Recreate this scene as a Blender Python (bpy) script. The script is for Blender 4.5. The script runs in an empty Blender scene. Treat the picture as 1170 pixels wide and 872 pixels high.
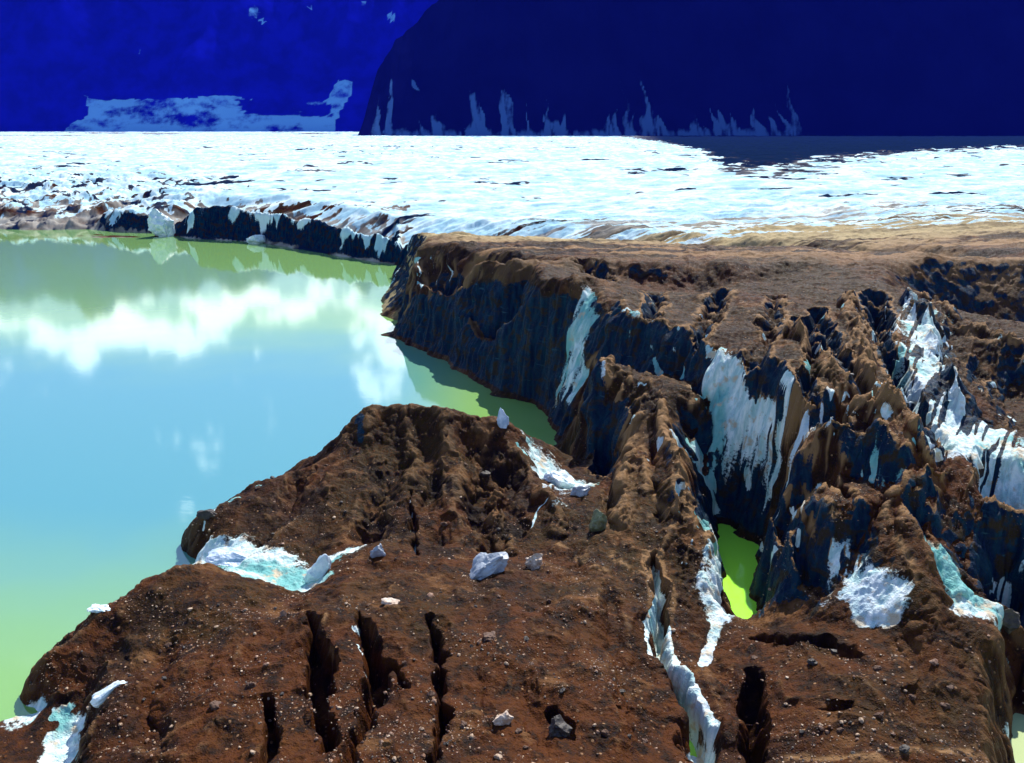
import bpy, math, random
import numpy as np
from mathutils import Vector, Matrix, noise as mnoise
from mathutils.geometry import delaunay_2d_cdt

Q = 1.0                      # terrain resolution factor
R = math.radians
random.seed(7)
rng = np.random.default_rng(11)
sc = bpy.context.scene
col = sc.collection

# ------------------------------------------------------------------ camera model
CAM_H, PITCH, FOC = 30.0, R(15.8), 1013.0     # metres, depression, focal length in photo pixels (1170 wide)
cp, sp = math.cos(PITCH), math.sin(PITCH)
def tdep(py):                # tangent of the depression of an image row
    yc = (436.0 - py) / FOC
    return (sp - yc * cp) / (cp + yc * sp)
def ray_u(px, py):           # X / Y of a viewing ray
    return (px - 585.0) / FOC / (cp + (436.0 - py) / FOC * sp)
def d(px, py, Y, ice=0.0):   # terrain point at forward distance Y
    return (ray_u(px, py) * Y, Y, CAM_H - Y * tdep(py), ice)
def h(px, py, z, ice=0.0):   # terrain point at height z
    Y = (CAM_H - z) / tdep(py)
    return (ray_u(px, py) * Y, Y, z, ice)
def w(u, Y, z, ice=0.0):
    return (u * Y, Y, z, ice)
def project(X, Y, Z):
    yf = Y * cp - (Z - CAM_H) * sp
    yu = Y * sp + (Z - CAM_H) * cp
    return 585.0 + FOC * X / yf, 436.0 - FOC * yu / yf

# ------------------------------------------------------------------ numpy noise
def _hash(ix, iy, iz, seed):
    n = (ix.astype(np.int64) * 374761393 + iy.astype(np.int64) * 668265263 + iz.astype(np.int64) * 2147483647 + seed * 974711) & 0xFFFFFFFF
    n = ((n ^ (n >> 13)) * 1274126177) & 0xFFFFFFFF
    n = ((n ^ (n >> 16)) * 2246822519) & 0xFFFFFFFF
    return ((n ^ (n >> 15)) & 0xFFFF).astype(np.float32) / 32768.0 - 1.0
def vnoise2(x, y, seed=0):
    ix, iy = np.floor(x), np.floor(y)
    fx, fy = (x - ix).astype(np.float32), (y - iy).astype(np.float32)
    ix, iy = ix.astype(np.int64), iy.astype(np.int64)
    sx = fx * fx * fx * (fx * (fx * 6 - 15) + 10); sy = fy * fy * fy * (fy * (fy * 6 - 15) + 10)
    z = np.int64(0) * ix
    a, b = _hash(ix, iy, z, seed), _hash(ix + 1, iy, z, seed)
    c, e = _hash(ix, iy + 1, z, seed), _hash(ix + 1, iy + 1, z, seed)
    return (a + (b - a) * sx) * (1 - sy) + (c + (e - c) * sx) * sy
def vnoise3(x, y, zz, seed=0):
    iz = np.floor(zz); fz = (zz - iz).astype(np.float32); iz = iz.astype(np.int64)
    ix, iy = np.floor(x), np.floor(y)
    fx, fy = (x - ix).astype(np.float32), (y - iy).astype(np.float32)
    ix, iy = ix.astype(np.int64), iy.astype(np.int64)
    sx = fx * fx * (3 - 2 * fx); sy = fy * fy * (3 - 2 * fy); sz = fz * fz * (3 - 2 * fz)
    def layer(k):
        a, b = _hash(ix, iy, iz + k, seed), _hash(ix + 1, iy, iz + k, seed)
        c, e = _hash(ix, iy + 1, iz + k, seed), _hash(ix + 1, iy + 1, iz + k, seed)
        return (a + (b - a) * sx) * (1 - sy) + (c + (e - c) * sx) * sy
    l0, l1 = layer(0), layer(1)
    return l0 + (l1 - l0) * sz
def fbm(x, y, octv=4, seed=0, gain=0.5, rot=True):
    s, a, t = 0.0, 1.0, 0.0
    for k in range(octv):
        s = s + a * vnoise2(x, y, seed + 17 * k); t += a; a *= gain
        x, y = (0.8 * x - 0.6 * y) * 2.03 + 3.7, (0.6 * x + 0.8 * y) * 2.03 - 1.9
    return s / t
def ridged(x, y, octv=4, seed=0, gain=0.5):
    s, a, t = 0.0, 1.0, 0.0
    for k in range(octv):
        s = s + a * (1 - 2 * np.abs(vnoise2(x, y, seed + 31 * k))); t += a; a *= gain
        x, y = (0.8 * x - 0.6 * y) * 2.03 + 1.1, (0.6 * x + 0.8 * y) * 2.03 - 5.3
    return s / t
def sstep(a, b, x):
    t = np.clip((x - a) / (b - a), 0, 1)
    return t * t * (3 - 2 * t)

# ------------------------------------------------------------------ terrain control lines (breaklines of the triangulated survey)
LINES = [
 # ---- far plateau
 [w(u, 3000, 26.5, .9) for u in (-.9, -.45, 0, .45, .9)],
 [w(u, 900, 15.5, .9) for u in (-.9, -.45, 0, .45, .9)],
 [w(u, 420, 13.6, .9) for u in (-.9, -.45, -.2, 0, .2, .45, .9)],
 # ---- far shore, left
 [h(-260, 277, -2.5), h(0, 275, -2.5), h(100, 273, -2.5), h(170, 276, -2.5), h(230, 276, -2.5), h(300, 281, -2.5), h(380, 294, -2.5), h(450, 306, -2.5)],
 [h(-260, 271, 0), h(0, 270, 0), h(60, 271, 0), h(100, 267, 0), h(170, 271, 0), h(215, 272, 0), h(230, 273, 0, -1), h(300, 277, 0, -1), h(380, 291, 0, -1), h(458, 303, 0, -1)],
 [d(-260, 240, 300, .3), d(0, 240, 300, .3), d(100, 244, 290, .3), d(170, 244, 275, .3), d(226, 231, 259.5, .3), d(262, 228, 256, .3), d(300, 237, 249.5, .3), d(350, 249, 236.5, .2), d(400, 259, 220, .2), d(455, 270, 207, .1)],
 [d(-260, 200, 390, .9), d(0, 205, 370, .8), d(150, 220, 330, .7), d(250, 218, 310, .8), d(330, 225, 290, .7), d(400, 236, 262, .6), d(455, 248, 238, .5)],
 # ---- promontory: back of it, rim, lower lip, foot
 [d(455, 270, 207, .1), d(474, 266, 175), d(486, 270, 152), d(478, 276, 141), d(467, 281, 135.5), d(482, 288, 128), d(500, 292, 123), d(530, 296, 118), d(570, 300, 113.5), d(610, 300, 112.5), d(650, 297, 113)],
 [h(458, 303, 0), d(466, 300, 176), d(470, 318, 150), d(463, 352, 136.5)],
 [d(463, 352, 136.5), d(472, 340, 133), d(500, 338, 121.5), d(530, 335, 113), d(570, 327, 104.5), d(610, 316, 100.5), d(650, 311, 95), d(672, 318, 95)],
 [d(463, 352, 136.5), h(457, 374, .6), h(434, 380, 0.2), h(456, 386, 0), h(480, 397, 0), h(510, 410, 0), h(545, 432, 0), h(575, 453, 0), h(610, 482, 0), h(640, 512, 0), h(655, 529, 0.3)],
 [h(440, 330, -3), h(415, 383, -3), h(450, 394, -3), h(505, 418, -3), h(570, 462, -3), h(605, 492, -3), h(632, 522, -2)],
 # ---- edge of the debris plateau above the bowls
 [d(672, 318, 95), d(686, 321, 96), d(704, 342, 89), d(728, 360, 83.5), d(769, 370, 79.7), d(803, 388, 74.2), d(822, 391, 72.6), d(852, 397, 69.8), d(890, 421, 63), d(920, 444, 58.6), d(952, 464, 56), d(985, 478, 54.5), d(1012, 500, 52.3), d(1040, 520, 51), d(1060, 530, 50.3)],
 [d(745, 300, 109), d(790, 298, 110), d(835, 303, 108)],
 [d(752, 331, 106, -.8), d(800, 334, 105.5, -.8), d(838, 324, 105.5, -.3)],
 [d(765, 346, 93.5), d(812, 349, 92)],
 [d(850, 334, 94), d(905, 352, 86.5), d(960, 384, 73.5)],
 [d(900, 293, 116), d(960, 300, 112), d(1010, 304, 110)],
 # ---- first bowl
 [d(672, 318, 95, .3), d(668, 345, 93, 1), d(668, 390, 89.5, 1), d(663, 430, 86, .9)],
 [d(688, 402, 86, -1), d(712, 425, 82.5, -1), d(735, 436, 79.5, -1), d(772, 437, 77.3, -1), d(800, 440, 72.6, -1)],
 [d(656, 470, 79.5), d(664, 432, 78), d(680, 402, 76), d(700, 415, 74.5, .5), d(720, 430, 73, .3), d(750, 440, 71, .3), d(775, 440, 70.5, .5), d(799, 450, 69.6, .4)],
 [d(656, 470, 79.5), d(656, 500, 76.5), d(668, 532, 71.5)],
 [d(683, 472, 72.8), d(705, 465, 71.5), d(726, 470, 69.5)],
 [d(672, 520, 71.5), d(696, 531, 69.5), d(684, 556, 66)],
 # ---- brown fan below it
 [d(726, 470, 69.5), d(706, 520, 65), d(696, 560, 61), d(688, 598, 56.5)],
 [d(756, 450, 69.3), d(765, 480, 66), d(775, 520, 61.2), d(785, 560, 57), d(793, 592, 53.8)],
 [d(740, 480, 67.2), d(736, 520, 62), d(731, 570, 57), d(722, 604, 53.3)],
 [d(797, 470, 71.5), d(803, 520, 67), d(806, 560, 63.5), d(815, 600, 61.8), h(822, 616, -.3)],
 # ---- pale buttress, dark wall, streaked wall
 [d(808, 413, 70.6, 1), d(811, 445, 69.2, 1), d(815, 475, 67.8, 1), d(819, 530, 66.3, .8)],
 [d(838, 402, 69.8, .8), d(845, 432, 67.8, 1), d(852, 470, 65.6, .9), d(864, 505, 63.3, .9), d(882, 537, 61, .9)],
 [d(832, 470, 67.8, .6), d(846, 530, 65.3), d(850, 580, 63.8), h(847, 612, -.2)],
 [d(868, 450, 65.8), d(878, 490, 63), d(892, 520, 60)],
 [d(886, 440, 62.4), d(893, 500, 60.2), d(900, 530, 58.8)],
 [d(918, 452, 58.1, 1), d(924, 480, 57.7, 1), d(934, 505, 57.1, 1), d(944, 528, 56.6, .8)],
 [d(952, 470, 55.8, .5), d(966, 500, 55.4), d(974, 530, 54.8)],
 # ---- draped debris ridge and the pale ice ridge right of it
 [d(1010, 304, 110), d(1010, 322, 101.5), d(986, 358, 84), d(988, 400, 69.2), d(1010, 440, 61.2), d(1045, 490, 53.7), d(1066, 522, 50.4)],
 [d(1010, 322, 101.5), d(1045, 341, 94, .6), d(1058, 378, 81, 1), d(1073, 428, 69.4, 1), d(1094, 474, 60.8, 1), d(1117, 510, 55.1, 1)],
 [d(1016, 372, 79.5, .5), d(1030, 410, 70, .8), d(1052, 462, 60.8, .7), d(1078, 510, 54.6, .9)],
 # ---- right bowl
 [d(1010, 304, 110), d(1045, 298, 113), d(1100, 295, 115), d(1170, 296, 115), d(1300, 296, 115)],
 [d(1068, 346, 109.5, -1), d(1120, 372, 107.5, -1), d(1170, 380, 107, -1), d(1300, 380, 107, -1)],
 [d(1066, 350, 97, .3), d(1098, 378, 90.5, .45), d(1130, 391, 86.5, .4), d(1170, 395, 85.5, .3), d(1300, 395, 85.5)],
 [d(1085, 405, 86.5, .2), d(1110, 440, 82.5, -1), d(1140, 455, 81.5, -1), d(1170, 460, 81, -1), d(1300, 460, 81, -1)],
 [d(1112, 478, 68, -1), d(1140, 495, 66, -1), d(1172, 500, 66, -1), d(1300, 500, 66, -1)],
 [d(1117, 510, 55.1, 1), d(1140, 518, 55.2, .9), d(1172, 523, 54.4, .8), d(1300, 523, 54.4)],
 [d(1082, 541, 51.3, .2), d(1120, 552, 50.6), d(1166, 572, 49.2), d(1300, 572, 49.2)],
 [d(1079, 572, 49.3), d(1110, 585, 48.9), d(1166, 600, 48), d(1300, 600, 48)],
 [d(1082, 618, 47.6, -1), d(1122, 680, 45.8, -1), d(1170, 690, 45.6, -1), d(1300, 690, 45.6, -1)],
 # ---- middle hummocks
 [d(888, 534, 54.2), d(915, 527, 54.6), d(955, 540, 53.4), d(985, 546, 53.2, .9), d(1032, 558, 50.8, .9), d(1060, 545, 51)],
 [d(886, 548, 53.2), d(906, 562, 51), d(950, 575, 49.6), d(1000, 574, 49.3), d(1024, 602, 46.8), d(1052, 642, 43.9), d(1073, 690, 41.5), d(1078, 706, 40.9)],
 [d(1064, 618, 45.7, 1), d(1085, 655, 44, 1), d(1102, 688, 43, 1), d(1128, 692, 42.8, 1), d(1150, 690, 43.2, .6)],
 [d(912, 592, 51, .3), d(940, 606, 49.4, .8), d(962, 642, 46.9, 1), d(990, 680, 44.4, 1), d(1002, 718, 42.2, 1)],
 [d(926, 640, 49.5), d(948, 668, 46.6, .2), d(935, 692, 44.7, .6)],
 [d(980, 610, 48, .1), d(1010, 640, 45.4, .3), d(1030, 690, 42.6, .9), d(1040, 712, 41.4, .6)],
 # ---- green pool
 [h(822, 616, -.3), h(847, 612, -.2), h(864, 622, 0), h(869, 650, 0), h(865, 690, 0), h(850, 716, 0), h(832, 726, 0)],
 [h(838, 630, -2), h(846, 655, -2), h(842, 690, -2)],
 [d(884, 560, 56.8), d(880, 600, 57.2), d(884, 640, 54.6), d(880, 690, 49)],
 [d(902, 592, 54.2), d(897, 645, 51.2), d(903, 690, 47.3)],
 # ---- pillar left of the pool
 [d(742, 606, 53.3), d(768, 602, 53.2), d(800, 600, 53.4), d(817, 611, 53, .5), d(821, 640, 51, 1), d(823, 690, 48, 1), d(816, 742, 44.6, .8)],
 [h(830, 630, -1), h(832, 660, -1), h(829, 705, -1)],
 [d(776, 650, 50), d(790, 700, 46.6, .1), d(800, 755, 43.1, .3)],
 # ---- right foreground
 [d(835, 740, 44.6), d(866, 724, 46), d(902, 712, 45.1), d(950, 715, 43.6), d(1000, 729, 41.2), d(1050, 713, 41.4), d(1100, 715, 40.6), d(1136, 735, 39.6), d(1130, 790, 37.4), d(1136, 872, 32.8), d(1150, 950, 29)],
 [d(840, 800, 39.2), d(900, 780, 39), d(1000, 790, 36.2), d(1080, 780, 37.2)],
 [d(835, 872, 33.8), d(880, 872, 33.6), d(1000, 872, 31.6), d(1080, 872, 32)],
 [d(820, 960, 28), d(1000, 960, 26.5), d(1150, 950, 29)],
 [d(1160, 704, 42.8), d(1172, 712, 42.4), d(1300, 712, 42.4)],
 [h(1146, 744, 0, .5), h(1148, 800, 0, .6), h(1152, 850, 0, .6), h(1164, 930, 0)],
 [h(1160, 742, -1.5), h(1300, 742, -1.5)], [h(1166, 800, -2), h(1300, 800, -2)], [h(1172, 860, -1.5), h(1300, 860, -1.5)],
 # ---- mound: crest, back foot, ledge, body
 [h(224, 598, 1.9), h(262, 571, 3), h(300, 549, 4), h(350, 531, 4.6), h(385, 516, 5.1), h(400, 507, 5.4), h(408, 473, 7.3, .2), h(420, 465, 7.7), h(440, 470, 7.6), h(470, 459, 8.3), h(500, 466, 8), h(530, 472, 7.8), h(560, 479, 7.4), h(576, 480, 7.2, .6), h(590, 501, 6), h(602, 515, 5.2, .6), h(618, 522, 4.6, .9), h(633, 540, 3.6, .9), d(655, 553, 65.5, .9), d(674, 560, 64, .9)],
 [h(205, 618, -1.5), h(220, 609, -1.5), h(258, 588, -1.5), h(300, 566, -1.5), h(350, 548, -1.5), h(400, 534, -1.5), h(440, 522, -1.5), h(470, 519, -1.5), h(530, 524, -1.5), h(560, 524, -1.5), h(600, 536, -1.5), h(626, 542, -1)],
 [d(222, 628, 57.5, 1), d(262, 630, 56.6, 1), d(310, 642, 54.6, .9), d(345, 652, 53, .8), d(372, 640, 53.6, .9)],
 [d(216, 648, 56.8, 1), d(262, 654, 53.9, 1), d(305, 664, 52.3, 1), d(350, 674, 50.6, 1), d(376, 655, 51.6, .8)],
 [h(208, 652, -1.5), h(204, 635, -1.5)],
 [d(250, 600, 59.4), d(300, 592, 59.9), d(345, 575, 61.6), d(380, 560, 63)],
 [d(380, 612, 57.4), d(415, 590, 59.2)],
 [d(404, 500, 68), d(440, 512, 67.2), d(500, 500, 67.6), d(550, 522, 65.4)],
 [d(470, 545, 62.4), d(474, 612, 56)], [d(520, 540, 63.5), d(556, 560, 61), d(600, 548, 63.2)],
 [d(590, 600, 56.5), d(612, 570, 60.5), d(632, 578, 58.8, .6), d(650, 562, 62, .7)],
 [d(550, 626, 53.8), d(600, 628, 53.5)],
 [d(400, 642, 52.2), d(430, 650, 51.4), d(500, 642, 51.8), d(550, 650, 50.4, .3), d(600, 645, 51)],
 # ---- near mass
 [h(206, 664, -1.5), h(150, 682, -1.5), h(86, 717, -1.5), h(42, 758, -1.5), h(24, 800, -1)],
 [d(222, 643, 49.2), d(172, 661, 47.2), d(106, 697, 45), d(62, 740, 43), d(50, 775, 41.6), d(58, 800, 40.8), d(98, 828, 37.6), d(104, 872, 34), d(80, 950, 29.5)],
 [d(222, 643, 49.2), d(262, 660, 48.6), d(300, 669, 48), d(350, 679, 47.5), d(390, 660, 48.6), d(430, 664, 49), d(500, 655, 49.6), d(600, 656, 50), d(640, 620, 54.4), d(700, 610, 53.5), d(742, 606, 53.3)],
 [d(130, 722, 44), d(250, 700, 44.2), d(400, 702, 43.2), d(600, 702, 43.2), d(680, 660, 48.5), d(735, 650, 49.2)],
 [d(120, 800, 37.6), d(250, 800, 36.6), d(400, 790, 36.9), d(600, 782, 37.2), d(700, 770, 38.2), d(736, 700, 45), d(742, 760, 41)],
 [d(160, 872, 32.6), d(250, 872, 32.2), d(400, 872, 31.4), d(600, 872, 31), d(720, 872, 32.4), d(772, 840, 36)],
 [d(80, 950, 29.5), d(400, 960, 26.4), d(600, 960, 26), d(820, 960, 28)],
 # ---- pale shelf and gravel at the near shore
 [h(84, 836, .10, 1), h(88, 900, .14, 1)], [h(30, 850, .35), h(28, 872, .6), h(20, 950, 1.2)], [h(-60, 846, .35), h(-70, 950, 1.2)],
 [h(-80, 815, -1.2), h(10, 818, -.8), h(52, 812, .0, 1)], [h(58, 850, .14, 1), h(60, 900, .14, 1)],
 [h(-150, 780, -3), h(-20, 770, -3)], [h(-150, 600, -3), h(100, 600, -3)], [h(-200, 400, -3), h(200, 400, -3), h(380, 420, -3)], [h(-250, 310, -3), h(200, 310, -3), h(400, 330, -3)],
]
pts, idx, edges = [], {}, []
for L in LINES:
    prev = None
    for p in L:
        k = (round(p[0], 2), round(p[1], 2))
        if k not in idx:
            idx[k] = len(pts); pts.append(p)
        i = idx[k]
        if prev is not None and prev != i: edges.append((prev, i))
        prev = i
res = delaunay_2d_cdt([Vector((p[0], p[1])) for p in pts], edges, [], 0, 1e-4)
P = np.array(pts)
vxy = np.array([(v.x, v.y) for v in res[0]])
va = np.zeros((len(vxy), 2))
for i, ov in enumerate(res[3]):
    if ov: va[i] = P[ov[0], 2:4]
    else:
        dd = np.hypot(P[:, 0] - vxy[i, 0], P[:, 1] - vxy[i, 1]); n = np.argsort(dd)[:4]
        ww = 1 / (dd[n] + .01) ** 2; va[i] = (P[n, 2:4] * ww[:, None]).sum(0) / ww.sum()

# ------------------------------------------------------------------ fan grid: columns X/Y, rows log Y
NC = int(1150 * Q)
us = np.linspace(-.76, .76, NC)
ys = [23.5]
while ys[-1] < 2950:
    y = ys[-1]
    f = 0.00115 if y < 150 else 0.00115 + 0.0038 * min(1, math.log(y / 150) / 1.6)
    ys.append(y * (1 + f / Q))
ys = np.array(ys); NR = len(ys)
ly = np.log(ys)
Y2, U2 = np.meshgrid(ys, us, indexing='ij')
X2 = U2 * Y2
Z = np.full((NR, NC), -4.0); ICE = np.zeros((NR, NC))
for f in res[2]:
    for k in range(1, len(f) - 1):
        t = [f[0], f[k], f[k + 1]]
        A, B, C = vxy[t[0]], vxy[t[1]], vxy[t[2]]
        r0 = np.searchsorted(ys, min(A[1], B[1], C[1])); r1 = np.searchsorted(ys, max(A[1], B[1], C[1]), side='right')
        uu = [A[0] / A[1], B[0] / B[1], C[0] / C[1]]
        c0 = np.searchsorted(us, min(uu)); c1 = np.searchsorted(us, max(uu), side='right')
        if r1 <= r0 or c1 <= c0: continue
        x, y = X2[r0:r1, c0:c1], Y2[r0:r1, c0:c1]
        den = (B[1] - C[1]) * (A[0] - C[0]) + (C[0] - B[0]) * (A[1] - C[1])
        if abs(den) < 1e-9: continue
        l0 = ((B[1] - C[1]) * (x - C[0]) + (C[0] - B[0]) * (y - C[1])) / den
        l1 = ((C[1] - A[1]) * (x - C[0]) + (A[0] - C[0]) * (y - C[1])) / den
        l2 = 1 - l0 - l1
        m = (l0 > -1e-6) & (l1 > -1e-6) & (l2 > -1e-6)
        Z[r0:r1, c0:c1][m] = (l0 * va[t[0], 0] + l1 * va[t[1], 0] + l2 * va[t[2], 0])[m]
        ICE[r0:r1, c0:c1][m] = (l0 * va[t[0], 1] + l1 * va[t[1], 1] + l2 * va[t[2], 1])[m]
def blur(a, n):
    for ax in (0, 1):
        k = np.cumsum(np.pad(a, [(n + 1, n) if i == ax else (0, 0) for i in (0, 1)], mode='edge'), axis=ax)
        m = 2 * n + 1
        a = (np.take(k, range(m, k.shape[ax]), ax) - np.take(k, range(0, k.shape[ax] - m), ax)) / m
    return a
bn = max(1, int(5 * Q))
_nz = 1 - sstep(130, 190, Y2)
Z = blur(blur(Z, bn), bn) * _nz + blur(Z, max(1, bn // 4)) * (1 - _nz); ICE = blur(ICE, bn) * _nz + blur(ICE, 1) * (1 - _nz)

# warp-sampled second pass: break the straight triangle edges by looking the survey up at shifted places
def lookup(arr, X, Y):
    c = (X / Y - us[0]) / (us[1] - us[0]); r = np.interp(np.log(np.clip(Y, ys[0], ys[-1])), ly, np.arange(NR))
    c = np.clip(c, 0, NC - 1.001); r = np.clip(r, 0, NR - 1.001)
    ci, ri = c.astype(int), r.astype(int); fc, fr = c - ci, r - ri
    return (arr[ri, ci] * (1 - fc) + arr[ri, ci + 1] * fc) * (1 - fr) + (arr[ri + 1, ci] * (1 - fc) + arr[ri + 1, ci + 1] * fc) * fr
near = 1 - sstep(140, 320, Y2)
wx = (fbm(X2 / 3.2, Y2 / 3.2, 5, 5, .55) * .95 + fbm(X2 / .9, Y2 / .9, 3, 8) * .12) * (.35 + .65 * near)
wy = (fbm(X2 / 3.2, Y2 / 3.2, 5, 55, .55) * .95 + fbm(X2 / .9, Y2 / .9, 3, 58) * .12) * (.35 + .65 * near)
Zb, ICb = lookup(Z, X2 + wx, Y2 + wy), lookup(ICE, X2 + wx, Y2 + wy)
Z, ICE = Zb, ICb

def seg_dist(pl):
    """Distance to a polyline and the value (width) carried along it."""
    best = np.full(X2.shape, 1e9); val = np.zeros(X2.shape)
    for (a, b) in zip(pl[:-1], pl[1:]):
        ax, ay, aw = a; bx, by, bw = b
        pad = 4.0
        r0 = np.searchsorted(ys, min(ay, by) - pad); r1 = np.searchsorted(ys, max(ay, by) + pad)
        cand = [q / yy for q in (min(ax, bx) - pad, max(ax, bx) + pad) for yy in (max(5, min(ay, by) - pad), max(ay, by) + pad)]
        c0 = np.searchsorted(us, min(cand)); c1 = np.searchsorted(us, max(cand))
        x, y = (X2 + wx * .6)[r0:r1, c0:c1], (Y2 + wy * .6)[r0:r1, c0:c1]
        tt = np.clip(((x - ax) * (bx - ax) + (y - ay) * (by - ay)) / ((bx - ax) ** 2 + (by - ay) ** 2 + 1e-9), 0, 1)
        ds = np.hypot(x - ax - tt * (bx - ax), y - ay - tt * (by - ay))
        bb = best[r0:r1, c0:c1]; m = ds < bb
        bb[m] = ds[m]; val[r0:r1, c0:c1][m] = (aw + (bw - aw) * tt)[m]
    return best, val
def q(px, py, Y, wid):
    return (ray_u(px, py) * Y, Y, wid)
CREV = [  # (polyline with half widths, depth, ice on the floor)
 ([q(352, 690, 44, .25), q(360, 725, 42, .55), q(366, 770, 38.6, .6), q(372, 830, 35, .4), q(375, 872, 32, .3)], 3.4, 0),
 ([q(415, 690, 43.6, .25), q(424, 740, 40.6, .5), q(426, 790, 37, .55), q(410, 850, 33, .4), q(395, 900, 30, .35)], 3.4, 0),
 ([q(495, 705, 43, .15), q(500, 760, 39, .4), q(500, 820, 34.5, .35), q(496, 880, 31, .2)], 2.2, 0),
 ([q(366, 742, 40.4, .1), q(345, 735, 41, .25), q(325, 752, 40, .1)], 1.6, 0),
 ([q(424, 745, 40, .1), q(450, 770, 38.6, .3), q(462, 800, 36.6, .1)], 1.4, 0),
 ([q(300, 800, 36.5, .15), q(305, 840, 34, .35), q(306, 890, 31, .3)], 2.2, 0),
 ([q(752, 628, 51.2, .3), q(756, 680, 47, .42), q(752, 730, 43.6, .4), q(768, 765, 40.5, .5), q(788, 820, 36.8, .6), q(812, 880, 33, .7)], 3.2, .85),
 ([q(858, 780, 40.5, .4), q(862, 820, 37, .55), q(858, 890, 32.5, .5)], 2.4, 0),
 ([q(866, 742, 44, .35), q(900, 738, 43, .55), q(950, 745, 41.5, .4), q(985, 765, 39.5, .15)], 1.8, 0),
 ([q(930, 812, 36, .1), q(965, 806, 36, .3), q(1000, 814, 35.2, .1)], .8, 0),
 ([q(636, 812, 35.6, .1), q(645, 835, 34.4, .3), q(652, 850, 33.6, .1)], .9, 0),
 ([q(470, 560, 61.2, .1), q(474, 600, 57.4, .25), q(476, 640, 53, .1)], 1.0, .6),
]
CRV = np.zeros(Z.shape); CRN = fbm(X2 / 1.1, Y2 / 1.6, 4, 16, .6)
for pl, dep, ic in CREV:
    ds, wd = seg_dist(pl)
    cut = np.zeros(Z.shape); m = ds < 4
    cut[m] = 1 - sstep(.35, 1.25, ds[m] / np.maximum(wd[m] * (1 + .9 * CRN[m]), .05))
    Z = Z - cut * dep * (.75 + .45 * fbm(X2 / 1.4, Y2 / 1.4, 2, 19))
    CRV = np.maximum(CRV, cut)
    if ic: ICE = np.maximum(ICE, cut * ic)

def ground_hit(px, py):
    yy = np.exp(np.linspace(math.log(24.5), math.log(300), 2200)); u, t = ray_u(px, py), tdep(py)
    k = np.nonzero(CAM_H - yy * t <= np.maximum(lookup(Z, u * yy, yy), 0))[0]
    return (u * yy[k[0]], yy[k[0]])
RELIEF = [  # (image points on the large forms, half width in photo pixels, height change in metres)
 ([(905, 384), (955, 432), (1008, 476), (1058, 522)], 13, 1.0), ([(965, 345), (984, 400), (995, 440), (1040, 500)], 10, .9),
 ([(1040, 345), (1060, 385), (1075, 430), (1095, 475)], 12, 1.2), ([(1060, 347), (1100, 379), (1160, 396)], 10, 1.0),
 ([(1000, 335), (1004, 372), (1018, 410), (1040, 455), (1072, 505)], 15, -2.6), ([(930, 352), (958, 405), (985, 446), (1010, 466)], 10, -1.5),
 ([(690, 318), (680, 306), (668, 300)], 14, -1.6), ([(802, 386), (815, 352), (828, 332)], 13, -1.5), ([(868, 408), (878, 372), (888, 340)], 12, -1.2),
 ([(925, 448), (930, 405), (920, 362)], 13, -1.6), ([(742, 362), (752, 345), (748, 335)], 12, -1.2), ([(560, 326), (566, 308), (572, 301)], 14, -1.2),
 ([(890, 585), (915, 625), (945, 675)], 12, -1.6), ([(1000, 578), (975, 615), (975, 650)], 10, -1.3), ([(1020, 575), (1045, 610), (1066, 655)], 10, .9), ([(1042, 592), (1062, 622), (1080, 662)], 8, -1.2),
 ([(752, 470), (766, 530), (776, 590)], 15, .9), ([(742, 490), (748, 540), (754, 596)], 9, -.7), ([(722, 480), (716, 540), (708, 598)], 18, .8), ([(704, 520), (698, 570), (692, 600)], 10, -.6), ([(690, 475), (690, 510), (684, 540)], 12, -2.0),
 ([(440, 478), (450, 520), (432, 570), (424, 615)], 16, -1.3), ([(480, 476), (498, 520), (488, 570), (500, 610)], 13, -1.0), ([(540, 490), (560, 530), (548, 580), (560, 624)], 17, -1.7),
 ([(592, 530), (580, 575), (590, 605)], 12, -1.1), ([(510, 490), (524, 540), (520, 590)], 12, .8), ([(577, 488), (604, 545), (640, 606)], 12, .9), ([(420, 476), (405, 520), (372, 570)], 12, .7), ([(340, 545), (330, 580), (300, 615)], 12, -.8),
 ([(650, 640), (618, 700), (604, 770), (622, 860)], 16, -.8), ([(690, 650), (668, 700), (676, 770)], 14, .5), ([(560, 690), (545, 760), (560, 840)], 14, -.6), ([(450, 700), (462, 760), (455, 860)], 12, .5),
 ([(200, 680), (190, 730), (170, 790), (180, 860)], 16, -.9), ([(260, 690), (262, 750), (250, 830)], 14, .5), ([(120, 720), (150, 770)], 12, -.6),
 ([(900, 740), (960, 770), (1010, 800)], 12, .6), ([(1040, 730), (1060, 790), (1050, 850)], 14, -.8), ([(700, 690), (712, 760), (735, 840)], 12, -.6), ([(800, 740), (812, 800), (830, 860)], 10, .6),
 ([(905, 535), (930, 552), (975, 566)], 8, -.7), ([(1125, 530), (1132, 560)], 10, -.9),
]
DZ = np.zeros(Z.shape)
for pl, wp, dz in RELIEF:
    hp = [ground_hit(*p) for p in pl]
    ds, wd = seg_dist([(x, y, wp * y / FOC) for x, y in hp])
    wd = wd * (1.0 if hp[0][1] > 50 and pl[0][0] > 672 else 1.5)
    m = ds < 4
    g = np.zeros(Z.shape); g[m] = np.clip(1.15 - ds[m] / wd[m] + .6 * CRN[m], 0, 1) ** 1.2
    ym = hp[len(hp) // 2][1]
    DZ += g * dz * (1.15 if ym > 50 and pl[0][0] > 672 else (.8 if ym > 50.5 else .5))
DZ *= .85 + .9 * fbm(X2 / 2.6, Y2 / 2.6, 3, 18)
Z = Z + DZ * sstep(-.2, .8, Z)

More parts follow.
